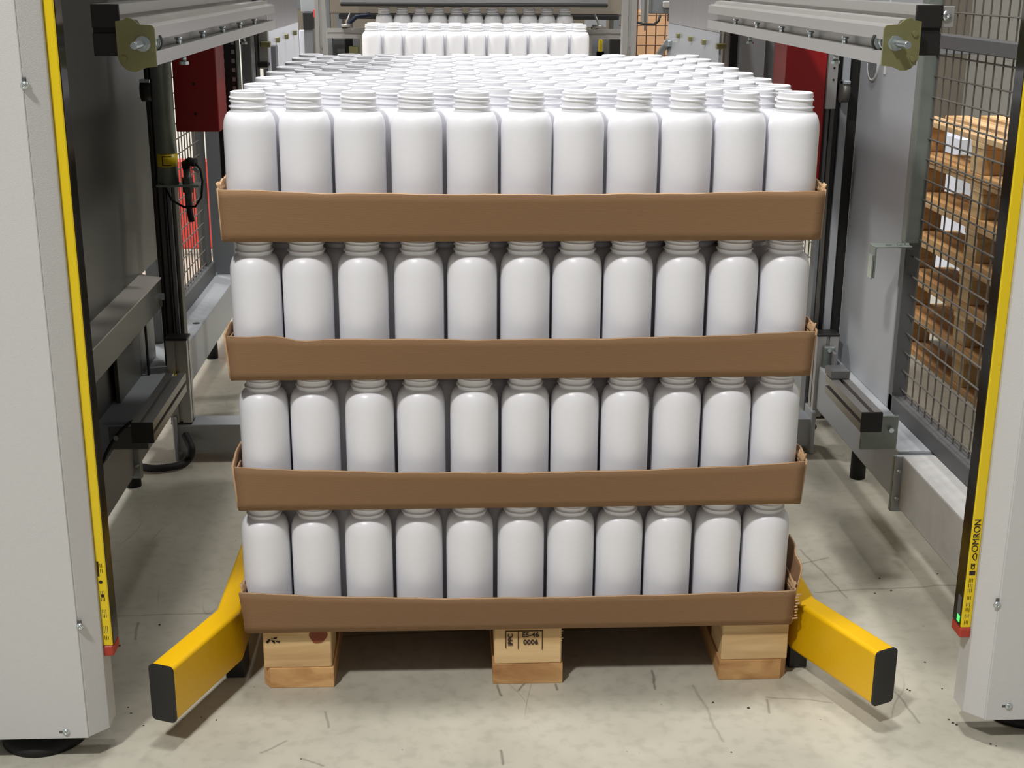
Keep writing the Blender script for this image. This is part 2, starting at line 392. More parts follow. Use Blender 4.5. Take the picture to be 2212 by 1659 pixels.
# ------------------------------------------------------------------ bottles
R = .0431; H = BH
BODY = [(.030, H - .0315), (.0325, H - .0325), (.0352, H - .0345), (.0382, H - .0385), (.0404, H - .0435), (.0418, H - .049), (.0427, H - .055), (R, H - .063), (R, H - .1), (R, .06), (R, .012), (.0425, .0055), (.041, .002), (.038, 0), (.033, .0006), (0.001, .003)]
def body_mesh(n=44):
    b = MB(); b.lathe(list(reversed(BODY)), n); return b
def neck_mesh(n=48, inner=True):
    b = MB()
    prof = []; top = H; steps = 44; z1 = H - .0318
    rings = []
    for j in range(steps + 1):
        f = j / steps; z = top - .0005 + (z1 - top + .0005) * f; ring = []
        for i in range(n):
            th = i / n; d = top - z
            r = .0287
            if j == 0: r = .0279
            r += .0002
            # two-turn screw thread
            for turn in range(2):
                c = .0065 + (turn + th) * .0058
                env = 1.0
                if turn == 0: env = min(1, th / .12)
                if turn == 1: env = min(1, max(0, (.75 - th)) / .12)
                r += .0026 * env * math.exp(-((d - c) / .0012) ** 2)
            r += .0036 * math.exp(-((d - .0245) / .0015) ** 4)
            if d > .0262: r += .0008
            ring.append(b.bm.verts.new((r * math.cos(2 * PI * th), r * math.sin(2 * PI * th), z)))
        rings.append(ring)
    inn = [(.0268, top), (.0254, top - .0008), (.0250, top - .004), (.0252, top - .031), (.033, top - .038), (.040, top - .055), (.0415, top - .09), (.0415, .02), (.001, .006)]
    pre = [[b.bm.verts.new((r * math.cos(2 * PI * i / n), r * math.sin(2 * PI * i / n), z)) for i in range(n)] for r, z in inn]
    allr = list(reversed(pre)) + rings
    for a, c in zip(allr, allr[1:]):
        for i in range(n):
            f = b.bm.faces.new((a[i], c[i], c[(i + 1) % n], a[(i + 1) % n])); f.smooth = True
    bmesh.ops.recalc_face_normals(b.bm, faces=b.bm.faces[:])
    return b
bottle_body = body_mesh().mesh('bottle_body', 'bottle_plastic')
bottle_neck = neck_mesh().mesh('threaded_neck', 'bottle_plastic')
def bottle(x, y, z, label, group, dr=None):
    o = bpy.data.objects.new('bottle', bottle_body); COL.objects.link(o); o.location = (x, y, z)
    o.rotation_euler = (0, 0, dr if dr is not None else random.uniform(0, 6.28))
    tag(o, label, 'bottle', group)
    n = bpy.data.objects.new('threaded_neck', bottle_neck); COL.objects.link(n); n.parent = o
    return o
FX = [[-.465, -.375, -.278, -.186, -.093, .001, .093, .183, .273, .366, .455],
      [-.456, -.367, -.270, -.179, -.084, .007, .096, .186, .280, .370, .458],
      [-.4585, -.370, -.275, -.179, -.087, .005, .095, .184, .277, .369, .458],
      [-.456, -.365, -.274, -.179, -.086, .005, .093, .185, .276, .367, .458]]
FY = [[.0, .0, -.002, .003, .0, .001, .0, .0, -.003, .001, 0],
      [-.001, .002, -.004, .002, -.004, .002, .001, -.003, .003, .001, 0],
      [0, 0, 0, .002, -.001, .001, .001, 0, .002, .001, 0],
      [0, .001, .001, 0, 0, .001, .001, 0, 0, .001, 0]]
RP = .0753
TRN = ['lowest tray', 'second-lowest tray', 'third-lowest tray', 'topmost tray']
GRP = ['bottles in the lowest tray', 'bottles in the second-lowest tray', 'bottles in the third-lowest tray', 'bottles in the topmost tray']
rest = []
for k in range(4):
    zb = TZ + k * LP + TB
    for r in range(15):
        n = 11 if r % 2 == 0 else 10
        for i in range(n):
            if r == 0: x, y = FX[k][i], FY[k][i]
            else:
                x = (-.4565 + .0913 * i + (0 if n == 11 else .04565)) + rnd(.0012); y = r * RP + rnd(.001)
                if k == 3 and r % 2 == 0: x += .001
            if k == 3 or r < 2:
                lab = f'white bottle in the {TRN[k]}, {ORD[r]} row, {NTH[i]} from the left'
                if i == n - 1: lab = f'white bottle in the {TRN[k]}, {ORD[r]} row, at the right end'
                if i == 0: lab = f'white bottle in the {TRN[k]}, {ORD[r]} row, at the left end'
                bottle(x, y, zb, lab, GRP[k], None if k != 3 or r else (.2 + i * .55))
            else: rest.append((x, y, zb))
def hidden_bottles(pts):
    n = 20; prof = [(.001, .003), (.04, 0), (R, .01), (R, H - .06), (.0405, H - .044), (.0352, H - .0345), (.0295, H - .031), (.0322, H - .026), (.0322, H - .023), (.029, H - .021), (.0305, H - .012), (.0285, H - .004), (.0285, H - .0003), (.0255, H - .0003), (.0255, H - .03), (.001, H - .05)]
    V = []; Fc = []
    for x, y, z in pts:
        b = len(V)
        for r, h in prof: V += [(x + r * math.cos(2 * PI * i / n), y + r * math.sin(2 * PI * i / n), z + h) for i in range(n)]
        for j in range(len(prof) - 1):
            for i in range(n): Fc.append((b + j * n + i, b + j * n + (i + 1) % n, b + (j + 1) * n + (i + 1) % n, b + (j + 1) * n + i))
    me = bpy.data.meshes.new('inner_bottles'); me.from_pydata(V, [], Fc); me.polygons.foreach_set('use_smooth', [True] * len(Fc)); me.materials.append(MATS['bottle_plastic'])
    o = bpy.data.objects.new('inner_bottles', me); COL.objects.link(o)
    return o
tag(hidden_bottles(rest), 'white bottles packed behind the first two rows of the three lower trays', 'bottles', None, 'stuff')

# ------------------------------------------------------------------ cabinets with light curtains
def screw(parent, x, z, y=-.27, r=.0062, name='screw'):
    b = MB(); prof = [(r, 0), (r * .95, .0018), (r * .6, .0036), (r * .28, .004), (r * .28, .0022), (.0001, .0022)]
    b.lathe(prof, 20); 
    for v in b.bm.verts: v.co = Vector((x + v.co.x, y - v.co.z, z + v.co.y))
    bmesh.ops.recalc_face_normals(b.bm, faces=b.bm.faces[:])
    return b.build(name, 'bolt_metal', parent)
def slot(parent, x, z, dx, dz, y=-.2705):
    b = MB(); b.box(x - .003 - abs(dx), x + .003 + abs(dx), y, y + .002, z - .003 - dz, z + .003 + dz, .0008).build('slot_hole', 'frame_dark', parent)
def cabinet(s, label):
    # plan polygon of the welded housing, s = -1 left, 1 right
    xe, xs = (.735, .708) if s < 0 else (.790, .763)
    t = thing('machine_cabinet', label, 'cabinet', (s * 1.0, -.05, 0), 'machine cabinets beside the pallet outlet')
    z0 = .047; zt = 1.75
    p = [(s * xe, -.27), (s * xs, -.243), (s * xs, -.198), (s * 1.04, -.198), (s * 1.04, .12), (s * 1.45, .12), (s * 1.45, -.27)]
    MB().prism(p, 'z', z0, zt, .0012).build('housing', 'paint_white', t)
    # front cover, slightly proud
    a, b = sorted((s * (xe + .001), s * 1.44)); 
    MB().box(a, b, -.2725, -.2695, z0 - .001, zt, .001).build('front_cover', 'paint_white', t)
    for (u, v) in (((52, 185), (172, 1355), (142, 1583)) if s < 0 else ((2155, 1308), (2180, 1527))):
        q = at(u, v, 'y', -.275); screw(t, q.x, q.z, -.2725)
        if v < 1500: slot(t, q.x, q.z + .006, 0, .003, -.2728)
        else: slot(t, q.x - .006, q.z, .003, 0, -.2728)
    # foot
    fx, fy = (-.835, -.185) if s < 0 else (.902, -.16)
    b = MB(); b.lathe([(.001, .03), (.022, .03), (.05, .022), (.068, .016), (.072, .010), (.072, .001), (.001, 0)], 40, c=(fx, fy))
    bmesh.ops.recalc_face_normals(b.bm, faces=b.bm.faces[:]); f = b.build('levelling_foot', 'black_rubber', t)
    MB().cyl((fx, fy, .02), (fx, fy, z0 + .01), .011, 16).build('foot_stem', 'bolt_metal', f)
    return t
cabinet(-1, 'white-grey machine cabinet on the left with three dome screws')
cabinet(1, 'white-grey machine cabinet on the right, beside the mesh fence')
def curtain(s, label):
    xo = s * .708 if s < 0 else s * .763; xi = s * .6925 if s < 0 else s * .7455
    y0, y1 = -.236, -.198; zb = .198 if s < 0 else .205; zt = 1.7
    t = thing('light_curtain', label, 'safety sensor', ((xo + xi) / 2, -.22, zb), 'safety light curtains at the outlet')
    a, b = sorted((xo, xi))
    MB().box(a, b, y0, y1, zb, zt, .0015).build('housing', 'curtain_yellow', t)
    w = xi; 
    a2, b2 = sorted((w, w - s * .0015)); MB().box(a2, b2, y0 + .003, y1 - .002, zb + .002, zt, .0005).build('optic_window', 'curtain_window', t)
    MB().box(a - (.001), b + .001, y0 - .001, y1 + .001, zb - .019, zb, .002).build('end_cap', 'end_red', t)
    cx = (a + b) / 2
    if s > 0:
        MB().box(w - .0022, w - .001, y0 + .006, y0 + .016, zb + .008, zb + .020, .0003).build('status_light', 'led_green', t)
        MB().box(w - .0022, w - .001, y0 + .006, y0 + .02, zb + .02, zb + .055, .0003).build('display_strip', 'frame_dark', t)
        text(t, 'OMRON', .0158, (cx, y0 - .0003, .377), FRONT_UP, bold=.0)
        b = MB()
        for j in range(14):
            a0, a1 = PI * (.05 + .9 * j / 14), PI * (.05 + .9 * (j + 1) / 14)
            for r in (.0065,): b.path([(cx + .001 - r * math.sin(a0) + .003, y0 - .0003, .3385 - r * math.cos(a0)), (cx + .001 - r * math.sin(a1) + .003, y0 - .0003, .3385 - r * math.cos(a1))], .0009, 5)
        b.path([(cx + .004, y0 - .0003, .3335), (cx + .004, y0 - .0003, .3435)], .0007, 5)
        b.build('logo_arc', 'ink', t)
        text(t, 'CE', .009, (cx, y0 - .0003, .320), FRONT_UP, bold=.0003)
        MB().box(cx - .005, cx + .005, y0 - .0004, y0, .304, .312).build('printed_block', 'ink', t)
        zs = [.295, .285, .276, .262, .250, .240, .228, .216]
    else:
        MB().box(cx - .006, cx - .003, y0 - .0004, y0, .325, .352).build('printed_block', 'ink', t)
        MB().cyl((cx - .002, y0 - .0005, .315), (cx - .002, y0, .315), .003, 12).build('printed_dot', 'ink', t)
        MB().cyl((cx - .001, y0 - .0005, .290), (cx - .001, y0, .290), .003, 12).build('printed_dot', 'ink', t)
        zs = [.345, .335, .296, .284, .262, .254, .232, .226, .214]
    b = MB()
    for z in zs:
        for q in range(3): b.box(cx - .004 + q * .0028, cx - .0032 + q * .0028, y0 - .0003, y0, z - .004 + rnd(.001), z + .003)
    b.build('small_print', 'ink', t)
    return t
curtain(-1, 'yellow light curtain strip with black window on the left cabinet')
curtain(1, 'yellow light curtain strip with black lettering on the right cabinet')

# ------------------------------------------------------------------ yellow guide rails
def guide(s, label):
    t = thing('guide_rail', label, 'guide rail', (s * .535, .4, 0), 'yellow pallet guide rails')
    z0, z1 = .048, .152; hw = .0225
    c = [(-.6185, -.222), (-.5385, -.018), (-.5345, 1.15)] if s < 0 else [(.6285, -.211), (.5365, -.008), (.5335, 1.15)]
    P = [Vector((a, b, 0)) for a, b in c]
    def off(i, d):
        if i == 0: n = (P[1] - P[0]).normalized(); return P[0] + Vector((-n.y, n.x, 0)) * d
        if i == 2: n = (P[2] - P[1]).normalized(); return P[2] + Vector((-n.y, n.x, 0)) * d
        n1 = (P[1] - P[0]).normalized(); n2 = (P[2] - P[1]).normalized()
        m = (Vector((-n1.y, n1.x, 0)) + Vector((-n2.y, n2.x, 0))).normalized(); k = d / m.dot(Vector((-n1.y, n1.x, 0))); return P[1] + m * k
    # rounded rectangular section swept along the path
    b = MB(); rings = []; rc = .008; sec = []
    for (cx, cz, a0) in ((hw - rc, z1 - rc, 0), (-hw + rc, z1 - rc, PI / 2), (-hw + rc, z0 + rc, PI), (hw - rc, z0 + rc, 1.5 * PI)):
        for q in range(5): a = a0 + q * PI / 8; sec.append((cx + rc * math.cos(a), cz + rc * math.sin(a)))
    for i in range(3): rings.append([b.bm.verts.new(off(i, d) + Vector((0, 0, z))) for d, z in sec])
    n = len(sec)
    for A, B in zip(rings, rings[1:]):
        for i in range(n): b.bm.faces.new((A[i], A[(i + 1) % n], B[(i + 1) % n], B[i])).smooth = True
    b.bm.faces.new(rings[0][::-1]); b.bm.faces.new(rings[2]); bmesh.ops.recalc_face_normals(b.bm, faces=b.bm.faces[:])
    o = b.build('tube', 'rail_yellow', t); 
    md = o.modifiers.new('n', 'WEIGHTED_NORMAL'); md.keep_sharp = True
    d = (P[1] - P[0]).normalized()
    b = MB(); e = .0012; ring = []
    for k in (-.004, .0005): ring.append([b.bm.verts.new(P[0] + d * k + Vector((-d.y, d.x, 0)) * (u * 1.04) + Vector((0, 0, (z - .1) * 1.02 + .1))) for u, z in sec])
    for i in range(n): b.bm.faces.new((ring[0][i], ring[0][(i + 1) % n], ring[1][(i + 1) % n], ring[1][i]))
    b.bm.faces.new(ring[0][::-1]); b.bm.faces.new(ring[1]); bmesh.ops.recalc_face_normals(b.bm, faces=b.bm.faces[:]); b.build('end_cap', 'black_plastic', t)
    for y in (.03, .55, 1.1):
        x = s * .536; MB().box(x - .018, x + .018, y - .03, y + .03, 0, .05, .002).build('support_foot', 'black_plastic', t)
    return t
guide(-1, 'yellow bent guide rail with black end cap, left of the pallet')
guide(1, 'yellow bent guide rail with black end cap, right of the pallet')

# ------------------------------------------------------------------ base beams and cross beam
for s, lab in ((-1, 'grey painted base beam on the left under the dark sheet door'), (1, 'grey painted base beam on the right under the mesh fence')):
    t = thing('base_beam', lab, 'machine frame', (s * .93, .9, 0), 'machine base beams')
    a, b = sorted((s * .881, s * 1.0)); ya, yb = (-.15, .49) if s > 0 else (-.15, .75)
    MB().box(a, b, ya, yb, .125, .25, .004, 2).build('near_section', 'paint_scuffed' if s > 0 else 'paint_grey', t)
    MB().box(a, b, yb + .03, 2.7, .13, .25, .004, 2).build('far_section', 'paint_grey', t)
    c, d = sorted((s * .868, s * .995))
    MB().box(c, d, yb + .001, yb + .014, .115, .248, .003, 2).build('joint_plate', 'paint_grey', t)
    MB().box(c, d, yb + .0145, yb + .029, .11, .243, .003, 2).build('joint_plate', 'galvanised' if s > 0 else 'paint_grey', t)
    for z in (.15, .215):
        MB().cyl((s * .874, yb - .008, z), (s * .874, yb + .001, z), .004, 6).build('joint_bolt', 'bolt_metal', t)
    for y in (.05, 1.0, 2.2): MB().cyl((s * .95, y, 0), (s * .95, y, .13), .02, 16).build('levelling_foot', 'black_rubber', t)
    if s < 0:
        q = at(424, 698, 'z', .2505); MB().cyl((q.x, q.y, .2495), (q.x, q.y, .2506), .011, 16).build('bolt_hole', 'black_rubber', t)
xb = MB().box(-.875, .875, 1.19, 1.27, .022, .1, .004, 2)
t = thing('cross_beam', 'grey floor cross beam running behind the pallet', 'machine frame', (0, 1.23, 0))
xb.build('beam', 'paint_grey', t)
for s in (-1, 1):
    a, b = sorted((s * .868, s * .880)); MB().box(a, b, 1.18, 1.28, 0, .125, .003).build('end_plate', 'paint_grey', t)
    MB().cyl((s * .55, 1.25, 0), (s * .55, 1.25, .03), .02, 12).build('levelling_foot', 'black_rubber', t)
q = at(1758, 922, 'y', 1.19); MB().cyl((q.x, 1.1885, q.z), (q.x, 1.191, q.z), .008, 16).build('bolt_hole', 'black_rubber', t)
for u, v in ((1795, 903),): 
    q = at(u, v, 'y', 1.16); MB().cyl((q.x - .006, 1.16, q.z), (q.x - .006, 1.185, q.z), .0055, 6).build('bolt', 'bolt_metal', t)
q = at(357, 895 - 10, 'y', 1.16)

# ------------------------------------------------------------------ aluminium profiles
def profile(parent, name, x0, x1, y0, y1, z0, z1, along, groove=('side', 'top'), m='aluminium', gw=.010, gd=.008):
    """box extrusion with T-slot grooves cut in each face centre"""
    if along == 'y': u0, u1, v0, v1, a, b = x0, x1, z0, z1, y0, y1
    elif along == 'z': u0, u1, v0, v1, a, b = x0, x1, y0, y1, z0, z1
    else: u0, u1, v0, v1, a, b = y0, y1, z0, z1, x0, x1
    um, vm = (u0 + u1) / 2, (v0 + v1) / 2; g = gw / 2; d = gd; e = g * 1.5
    def vs(vv): return [vv] 
    nv = 2 if (v1 - v0) > 1.6 * (u1 - u0) else 1; nu = 2 if (u1 - u0) > 1.6 * (v1 - v0) else 1
    poly = [(u0, v0)]
    for k in range(nu):
        c = u0 + (u1 - u0) * (2 * k + 1) / (2 * nu); poly += [(c - g, v0), (c - g, v0 + d), (c + g, v0 + d), (c + g, v0)]
    poly.append((u1, v0))
    for k in range(nv):
        c = v0 + (v1 - v0) * (2 * k + 1) / (2 * nv); poly += [(u1, c - g), (u1 - d, c - g), (u1 - d, c + g), (u1, c + g)]
    poly.append((u1, v1))
    for k in reversed(range(nu)):
        c = u0 + (u1 - u0) * (2 * k + 1) / (2 * nu); poly += [(c + g, v1), (c + g, v1 - d), (c - g, v1 - d), (c - g, v1)]
    poly.append((u0, v1))
    for k in reversed(range(nv)):
        c = v0 + (v1 - v0) * (2 * k + 1) / (2 * nv); poly += [(u0, c + g), (u0 + d, c + g), (u0 + d, c - g), (u0, c - g)]
    return MB().prism(poly, along, a, b).build(name, m, parent)

# upper side beams
for s in (-1, 1):
    dz = .0 if s < 0 else .005
    lab = 'upper aluminium side beam with black end caps, ' + ('in front of the dark sheet door' if s < 0 else 'in front of the mesh fence')
    t = thing('side_beam', lab, 'machine rail', (s * .68, .8, 1.12), 'upper side beams over the stack')
    xo, xi = s * .7115, s * .667
    a, b = sorted((xo, xi)); y0, y1 = .05, 1.66; z0, z1 = 1.139 + dz, 1.222 + dz
    profile(t, 'outer_profile', a, b, y0, y1, z0, z1, 'y', gw=.008, gd=.006)
    MB().box(a - .0006, b + .0006, y0 - .006, y0, z1 - .038, z1, .001).build('end_cap', 'black_plastic', t)
    MB().box(a, b, y0 - .0015, y0, z0 + .037, z1 - .038).build('cap_recess', 'black_rubber', t)
    MB().box(a - .0006, b + .0006, y0 - .006, y0, z0, z0 + .037, .001).build('end_cap', 'black_plastic', t)
    # inner C channel
    xa, xb = s * .611, s * .664
    def cx(v): return s * v
    poly = [(cx(.666), 1.124 + dz), (cx(.611), 1.124 + dz), (cx(.611), 1.1465 + dz), (cx(.636), 1.1465 + dz), (cx(.636), 1.1655 + dz),
            (cx(.611), 1.1655 + dz), (cx(.611), 1.186 + dz), (cx(.620), 1.190 + dz), (cx(.628), 1.190 + dz), (cx(.632), 1.198 + dz), (cx(.648), 1.200 + dz), (cx(.652), 1.194 + dz), (cx(.666), 1.192 + dz)]
    MB().prism(poly, 'y', .022, 1.63).build('inner_channel', 'aluminium', t)
    # zinc plated end plate
    pl_ = [(.604, 1.130), (.604, 1.184), (.6065, 1.1885), (.610, 1.190), (.629, 1.191), (.634, 1.1955), (.640, 1.2), (.648, 1.202), (.654, 1.198), (.6665, 1.196), (.6665, 1.136), (.662, 1.127), (.655, 1.1195), (.647, 1.116), (.638, 1.1155), (.630, 1.119), (.622, 1.122), (.604, 1.124)]
    MB().prism([(s * u, v + dz) for u, v in pl_], 'y', .014, .019).build('end_plate', 'zinc_yellow', t)
    for zz, xx in ((1.135, .656), (1.176, .656)) if s > 0 else ((1.137, .656),):
        MB().cyl((s * xx, .010, zz + dz), (s * xx, .014, zz + dz), .0045, 16).build('plate_bolt', 'zinc_yellow', t)
    # stop screw with nut and rubber bumper
    rx, rz = s * .6245, 1.1605 + dz
    pts = [(rx, y, rz) for y in [-.052 + i * .0012 for i in range(118)]]
    MB().path(pts, lambda i: .0056 + .0007 * (i % 2), 14).build('stop_screw', 'bolt_metal', t)
    MB().cyl((rx, .001, rz), (rx, .0125, rz), .0115, 6).build('nut', 'bolt_metal', t)
    MB().cyl((rx, .0125, rz), (rx, .014, rz), .0125, 24).build('washer', 'bolt_metal', t)
    MB().cyl((rx, .055, rz), (rx, .075, rz), .0125, 24).cyl((rx, .074, rz), (rx, .077, rz), .0165, 24).build('bumper_plate', 'bolt_metal', t)
    MB().cyl((rx, .077, rz), (rx, .092, rz), .0175, 24).build('rubber_bumper', 'black_rubber', t)
    for k in range(5):
        y = .3 + k * .25; MB().cyl((s * .622, y, 1.1465 + dz), (s * .622, y, 1.158 + dz), .005, 10).cyl((s * .622, y, 1.155 + dz), (s * .622, y, 1.159 + dz), .0075, 10).build('slot_bolt', 'bolt_metal', t)
    for y in (.38, 1.15):
        b = MB(); b.cyl((s * .63, y, 1.124 + dz), (s * .63, y, 1.109 + dz), .005, 10); b.cyl((s * .63, y, 1.110 + dz), (s * .63, y, 1.104 + dz), .009, 6); b.build('hanging_bolt', 'bolt_metal', t)
    if s > 0: screw(t, *[at(2040, 34, 'y', .06)[i] for i in (0, 2)], .05, .009, 'cross_screw'); MB().box(.7115, .735, .052, .058, 1.19, 1.225, .001).build('screw_lug', 'aluminium', t)

# lower stub bars
for s in (-1, 1):
    lab = 'short lower aluminium bar with square black cap, ' + ('beside the dark sheet door' if s < 0 else 'beside the right base beam')
    t = thing('stub_bar', lab, 'machine rail', (s * .771, .8, .33), 'lower stub bars')
    xc = s * .7715; a, b = xc - .0225, xc + .0225; z0, z1 = .340, .384
    if s < 0: a, b = -.792, -.747; z0, z1 = .331, .376
    profile(t, 'profile', a, b, .4, .68 if s > 0 else .76, z0, z1, 'y')
    MB().box(a - .0005, b + .0005, .394, .4, z0, z1, .001).build('end_cap', 'black_plastic', t)
    c, d = sorted((s * .785, s * .8675)); zl = .262 if s > 0 else .28; MB().box(c, d, .5, .506, zl, z0, .001).build('hanger_plate', 'galvanised' if s > 0 else 'frame_dark', t); MB().cyl((s * .85, .49, .31), (s * .85, .5, .31), .006, 6).build('bolt', 'bolt_metal', t)
    if s > 0:
        MB().box(a, b, .64, .69, z1, z1 + .02, .002).build('end_block', 'paint_grey', t)

# ------------------------------------------------------------------ vertical posts at y = 1.2
for s in (-1, 1):
    lab = 'short aluminium post with black top cap standing on the cross beam, ' + ('beside the sheet door' if s < 0 else 'beside the grey column')
    xa, xb = (-.885, -.830) if s < 0 else (.872, .930)
    a, b = xa, xb
    t = thing('stub_post', lab, 'machine frame', ((a + b) / 2, 1.22, .1), 'stub posts on the cross beam')
    profile(t, 'profile', a, b, 1.195, 1.245, .105, .335, 'z')
    MB().box(a - .002, b + .002, 1.193, 1.247, .335, .342, .001).build('top_cap', 'black_plastic', t)
    MB().box(a, b, 1.194, 1.246, .1, .105).build('foot_plate', 'black_plastic', t)
    if s > 0:
        MB().box(.888, .918, 1.178, 1.1945, .215, .31, .003).build('mounting_plate', 'galvanised', t)
        MB().box(.906, .914, 1.15, 1.178, .225, .30, .001).build('latch_plate', 'steel_sheet', t)
        for z in (.222, .303): MB().cyl((.900, 1.168, z), (.900, 1.18, z), .006, 8).build('bolt', 'bolt_metal', t)
    else:
        MB().box(-.888, -.872, 1.165, 1.193, .222, .245, .003).build('connector', 'curtain_yellow', t)
        MB().box(-.866, -.852, 1.172, 1.193, .222, .245, .003).build('connector', 'curtain_yellow', t)
        MB().cyl((-.858, 1.168, .234), (-.858, 1.194, .234), .006, 10).build('connector_plug', 'black_rubber', t)
        b_ = MB(); b_.path([(-.885, 1.17, .24), (-.896, 1.14, .22), (-.897, 1.13, .17), (-.89, 1.15, .14)], .005, 8); b_.build('cable', 'black_rubber', t)
    # tall guide profile behind
    lab = 'tall vertical guide profile with dark slide rod, ' + ('beside the left galvanised tube' if s < 0 else 'beside the right red box')
    t = thing('guide_post', lab, 'machine frame', (s * .89, 1.3, .1), 'tall guide posts')
    o = s * .0
    if s > 0: parts = [(.866, .876, 1.262, 1.31, 'paint_grey_dark'), (.877, .888, 1.256, 1.31, 'aluminium_dark'), (.890, .903, 1.27, 1.31, 'black_plastic'), (.905, .924, 1.262, 1.31, 'paint_grey'), (.926, .955, 1.278, 1.31, 'black_plastic')]
    else: parts = [(-.903, -.893, 1.256, 1.31, 'black_plastic'), (-.892, -.878, 1.27, 1.31, 'aluminium_dark'), (-.876, -.870, 1.256, 1.31, 'black_plastic'), (-.868, -.857, 1.262, 1.31, 'paint_grey_dark'), (-.856, -.847, 1.268, 1.31, 'aluminium_dark')]
    for i, (p0, p1, q0, q1, mm) in enumerate(parts): MB().box(p0, p1, q0, q1, .1, 1.5, .0015).build(['face_strip', 'guide_strip', 'slot_strip', 'cover_strip', 'edge_strip'][i], mm, t)
    lx0, lx1 = (-.906, -.880) if s < 0 else (.893, .912)
    MB().cyl((lx0, 1.235, .985), (lx1, 1.235, .985), .028, 24).build('guide_roller', 'black_plastic' if s < 0 else 'aluminium_dark', t)
    MB().box(lx0, lx1, 1.212, 1.24, 1.005, 1.014, .001).build('roller_lip', 'bolt_metal', t)
    if s > 0:
        MB().box(.858, .884, 1.236, 1.254, .94, 1.12, .001).build('carriage_plate', 'aluminium', t)
        for z in (1.045, 1.015): MB().cyl((.873, 1.2345, z), (.873, 1.237, z), .0028, 12).build('plate_hole', 'black_rubber', t)

# unseen boxes added above both sides to cast shade on the floor
for s in (-1, 1):
    t = thing('added_shade_box', 'long grey shading box added out of view above the ' + ('left' if s < 0 else 'right') + ' side beam', 'machine cover', (s * .83, 1.0, 1.72), 'added shading boxes')
    a, b = sorted((s * (.585 if s < 0 else .86), s * 1.12))
    MB().box(a, b, -.19, 1.55, 1.76, 1.95, .004).build('housing', 'paint_grey_dark', t)  # body of the added box, there only to block overhead light
    for y in (.2, 1.45): MB().box(*sorted((s * 1.06, s * 1.11)), y, y + .05, 0, 1.76, .003).build('leg', 'paint_grey_dark', t)  # legs added to carry the unseen shading box

# red counterweight boxes
for s in (-1, 1):
    lab = 'dark red steel box hanging under the upper side beam, ' + ('left of the bottles' if s < 0 else 'right of the bottles')
    x0, x1 = (-.829, -.718) if s < 0 else (.748, .856)
    z0 = .879 if s < 0 else .66
    t = thing('red_box', lab, 'machine cover', ((x0 + x1) / 2, 1.3, z0), 'red machine boxes')
    MB().box(x0, x1, 1.25 if s < 0 else 1.245, 1.38, z0, 1.3, .002).build('cover', 'box_red', t)
    for zz in ((1.0, .925) if s < 0 else (.86,)): MB().cyl((x0 + .052, 1.247 if s < 0 else 1.243, zz), (x0 + .052, 1.252, zz), .0035, 12).build('screw_hole', 'black_rubber', t)
    MB().box(x0 + .02, x1 - .02, 1.38, 1.42, 1.0, 1.2).build('mount', 'paint_grey_dark', t)

# ------------------------------------------------------------------ right side: column, pole, bracket, fence
t = thing('grey_column', 'broad light grey sheet column with round opening behind the right pole', 'machine frame', (1.02, 1.05, .25))
MB().prism([(.953, .835), (.986, .835), (.986, 1.275), (.953, 1.275)], 'z', .25, 1.6, .003).build('column_body', 'paint_grey', t)
q = at(1888, 138, 'x', .953)
b = MB()
ring = []
for k in range(28):
    a = 2 * PI * k / 28; ring.append((.952, q.y + .04 * math.cos(a), q.z + .04 * math.sin(a)))
b.path(ring + [ring[0]], .004, 8); b.build('opening_rim', 'paint_white', t)
MB().cyl((.9525, q.y, q.z), (.949, q.y, q.z), .038, 28).build('opening', 'paint_grey_dark', t)
MB().box(.9515, .953, q.y - .1, q.y - .085, q.z - .02, 1.3, .0005).build('cover_strip', 'paint_white', t)
t = thing('galvanised_pole', 'greenish galvanised square pole in front of the right grey column', 'pole', (.959, .79, .67))
MB().box(.940, .979, .772, .808, .675, 1.6, .004, 2).build('tube', 'galvanised', t)
MB().box(.95, .97, .79, .84, 1.3, 1.34).build('clamp', 'galvanised', t)
t = thing('angle_bracket', 'small galvanised angle bracket at the foot of the right pole', 'bracket', (.9, .76, .68))
b = MB(); b.box(.858, .945, .735, .78, .671, .675, .001); b.build('top_plate', 'galvanised', t)
MB().box(.858, .862, .735, .78, .60, .671, .001).build('drop_plate', 'galvanised', t)
MB().box(.853, .857, .735, .765, .598, .655, .001).build('reflector', 'bolt_metal', t)
for x in (.918, .936): MB().cyl((x, .75, .675), (x, .75, .681), .006, 8).build('bolt', 'bolt_metal', t)
MB().box(.888, .902, .752, .758, .6745, .6756).build('slot_hole', 'frame_dark', t)

def mesh_fence(label, x, y0, y1, z0, z1, rails, posts, pitchy, pitchz, offy, offz, group, matf='frame_dark', s=1):
    t = thing('mesh_fence', label, 'fence', (x, (y0 + y1) / 2, z0), group)
    for (a, b, c, d) in rails: MB().box(a, b, y0, y1, c, d, .002).build('frame_rail', matf, t)
    for (a, b, c, d) in posts: MB().box(a, b, c, d, z0, z1, .002).build('frame_post', matf, t)
    y = offy
    me = MB().cyl((0, 0, z0 + .03), (0, 0, z1), .0021, 6).mesh('wire', 'wire')
    while y < y1 - .01:
        if y > y0 + .01:
            o = bpy.data.objects.new('vertical_wire', me); COL.objects.link(o); o.location = (x, y, 0); o.parent = t; o.matrix_parent_inverse = Matrix.Translation(t.location).inverted()
        y += pitchy
    me = MB().cyl((0, y0, 0), (0, y1, 0), .0021, 6).mesh('wire', 'wire')
    z = offz
    while z < z1:
        if z > z0 + .03:
            o = bpy.data.objects.new('horizontal_wire', me); COL.objects.link(o); o.location = (x - s * .0036, 0, z); o.parent = t; o.matrix_parent_inverse = Matrix.Translation(t.location).inverted()
        z += pitchz
    return t
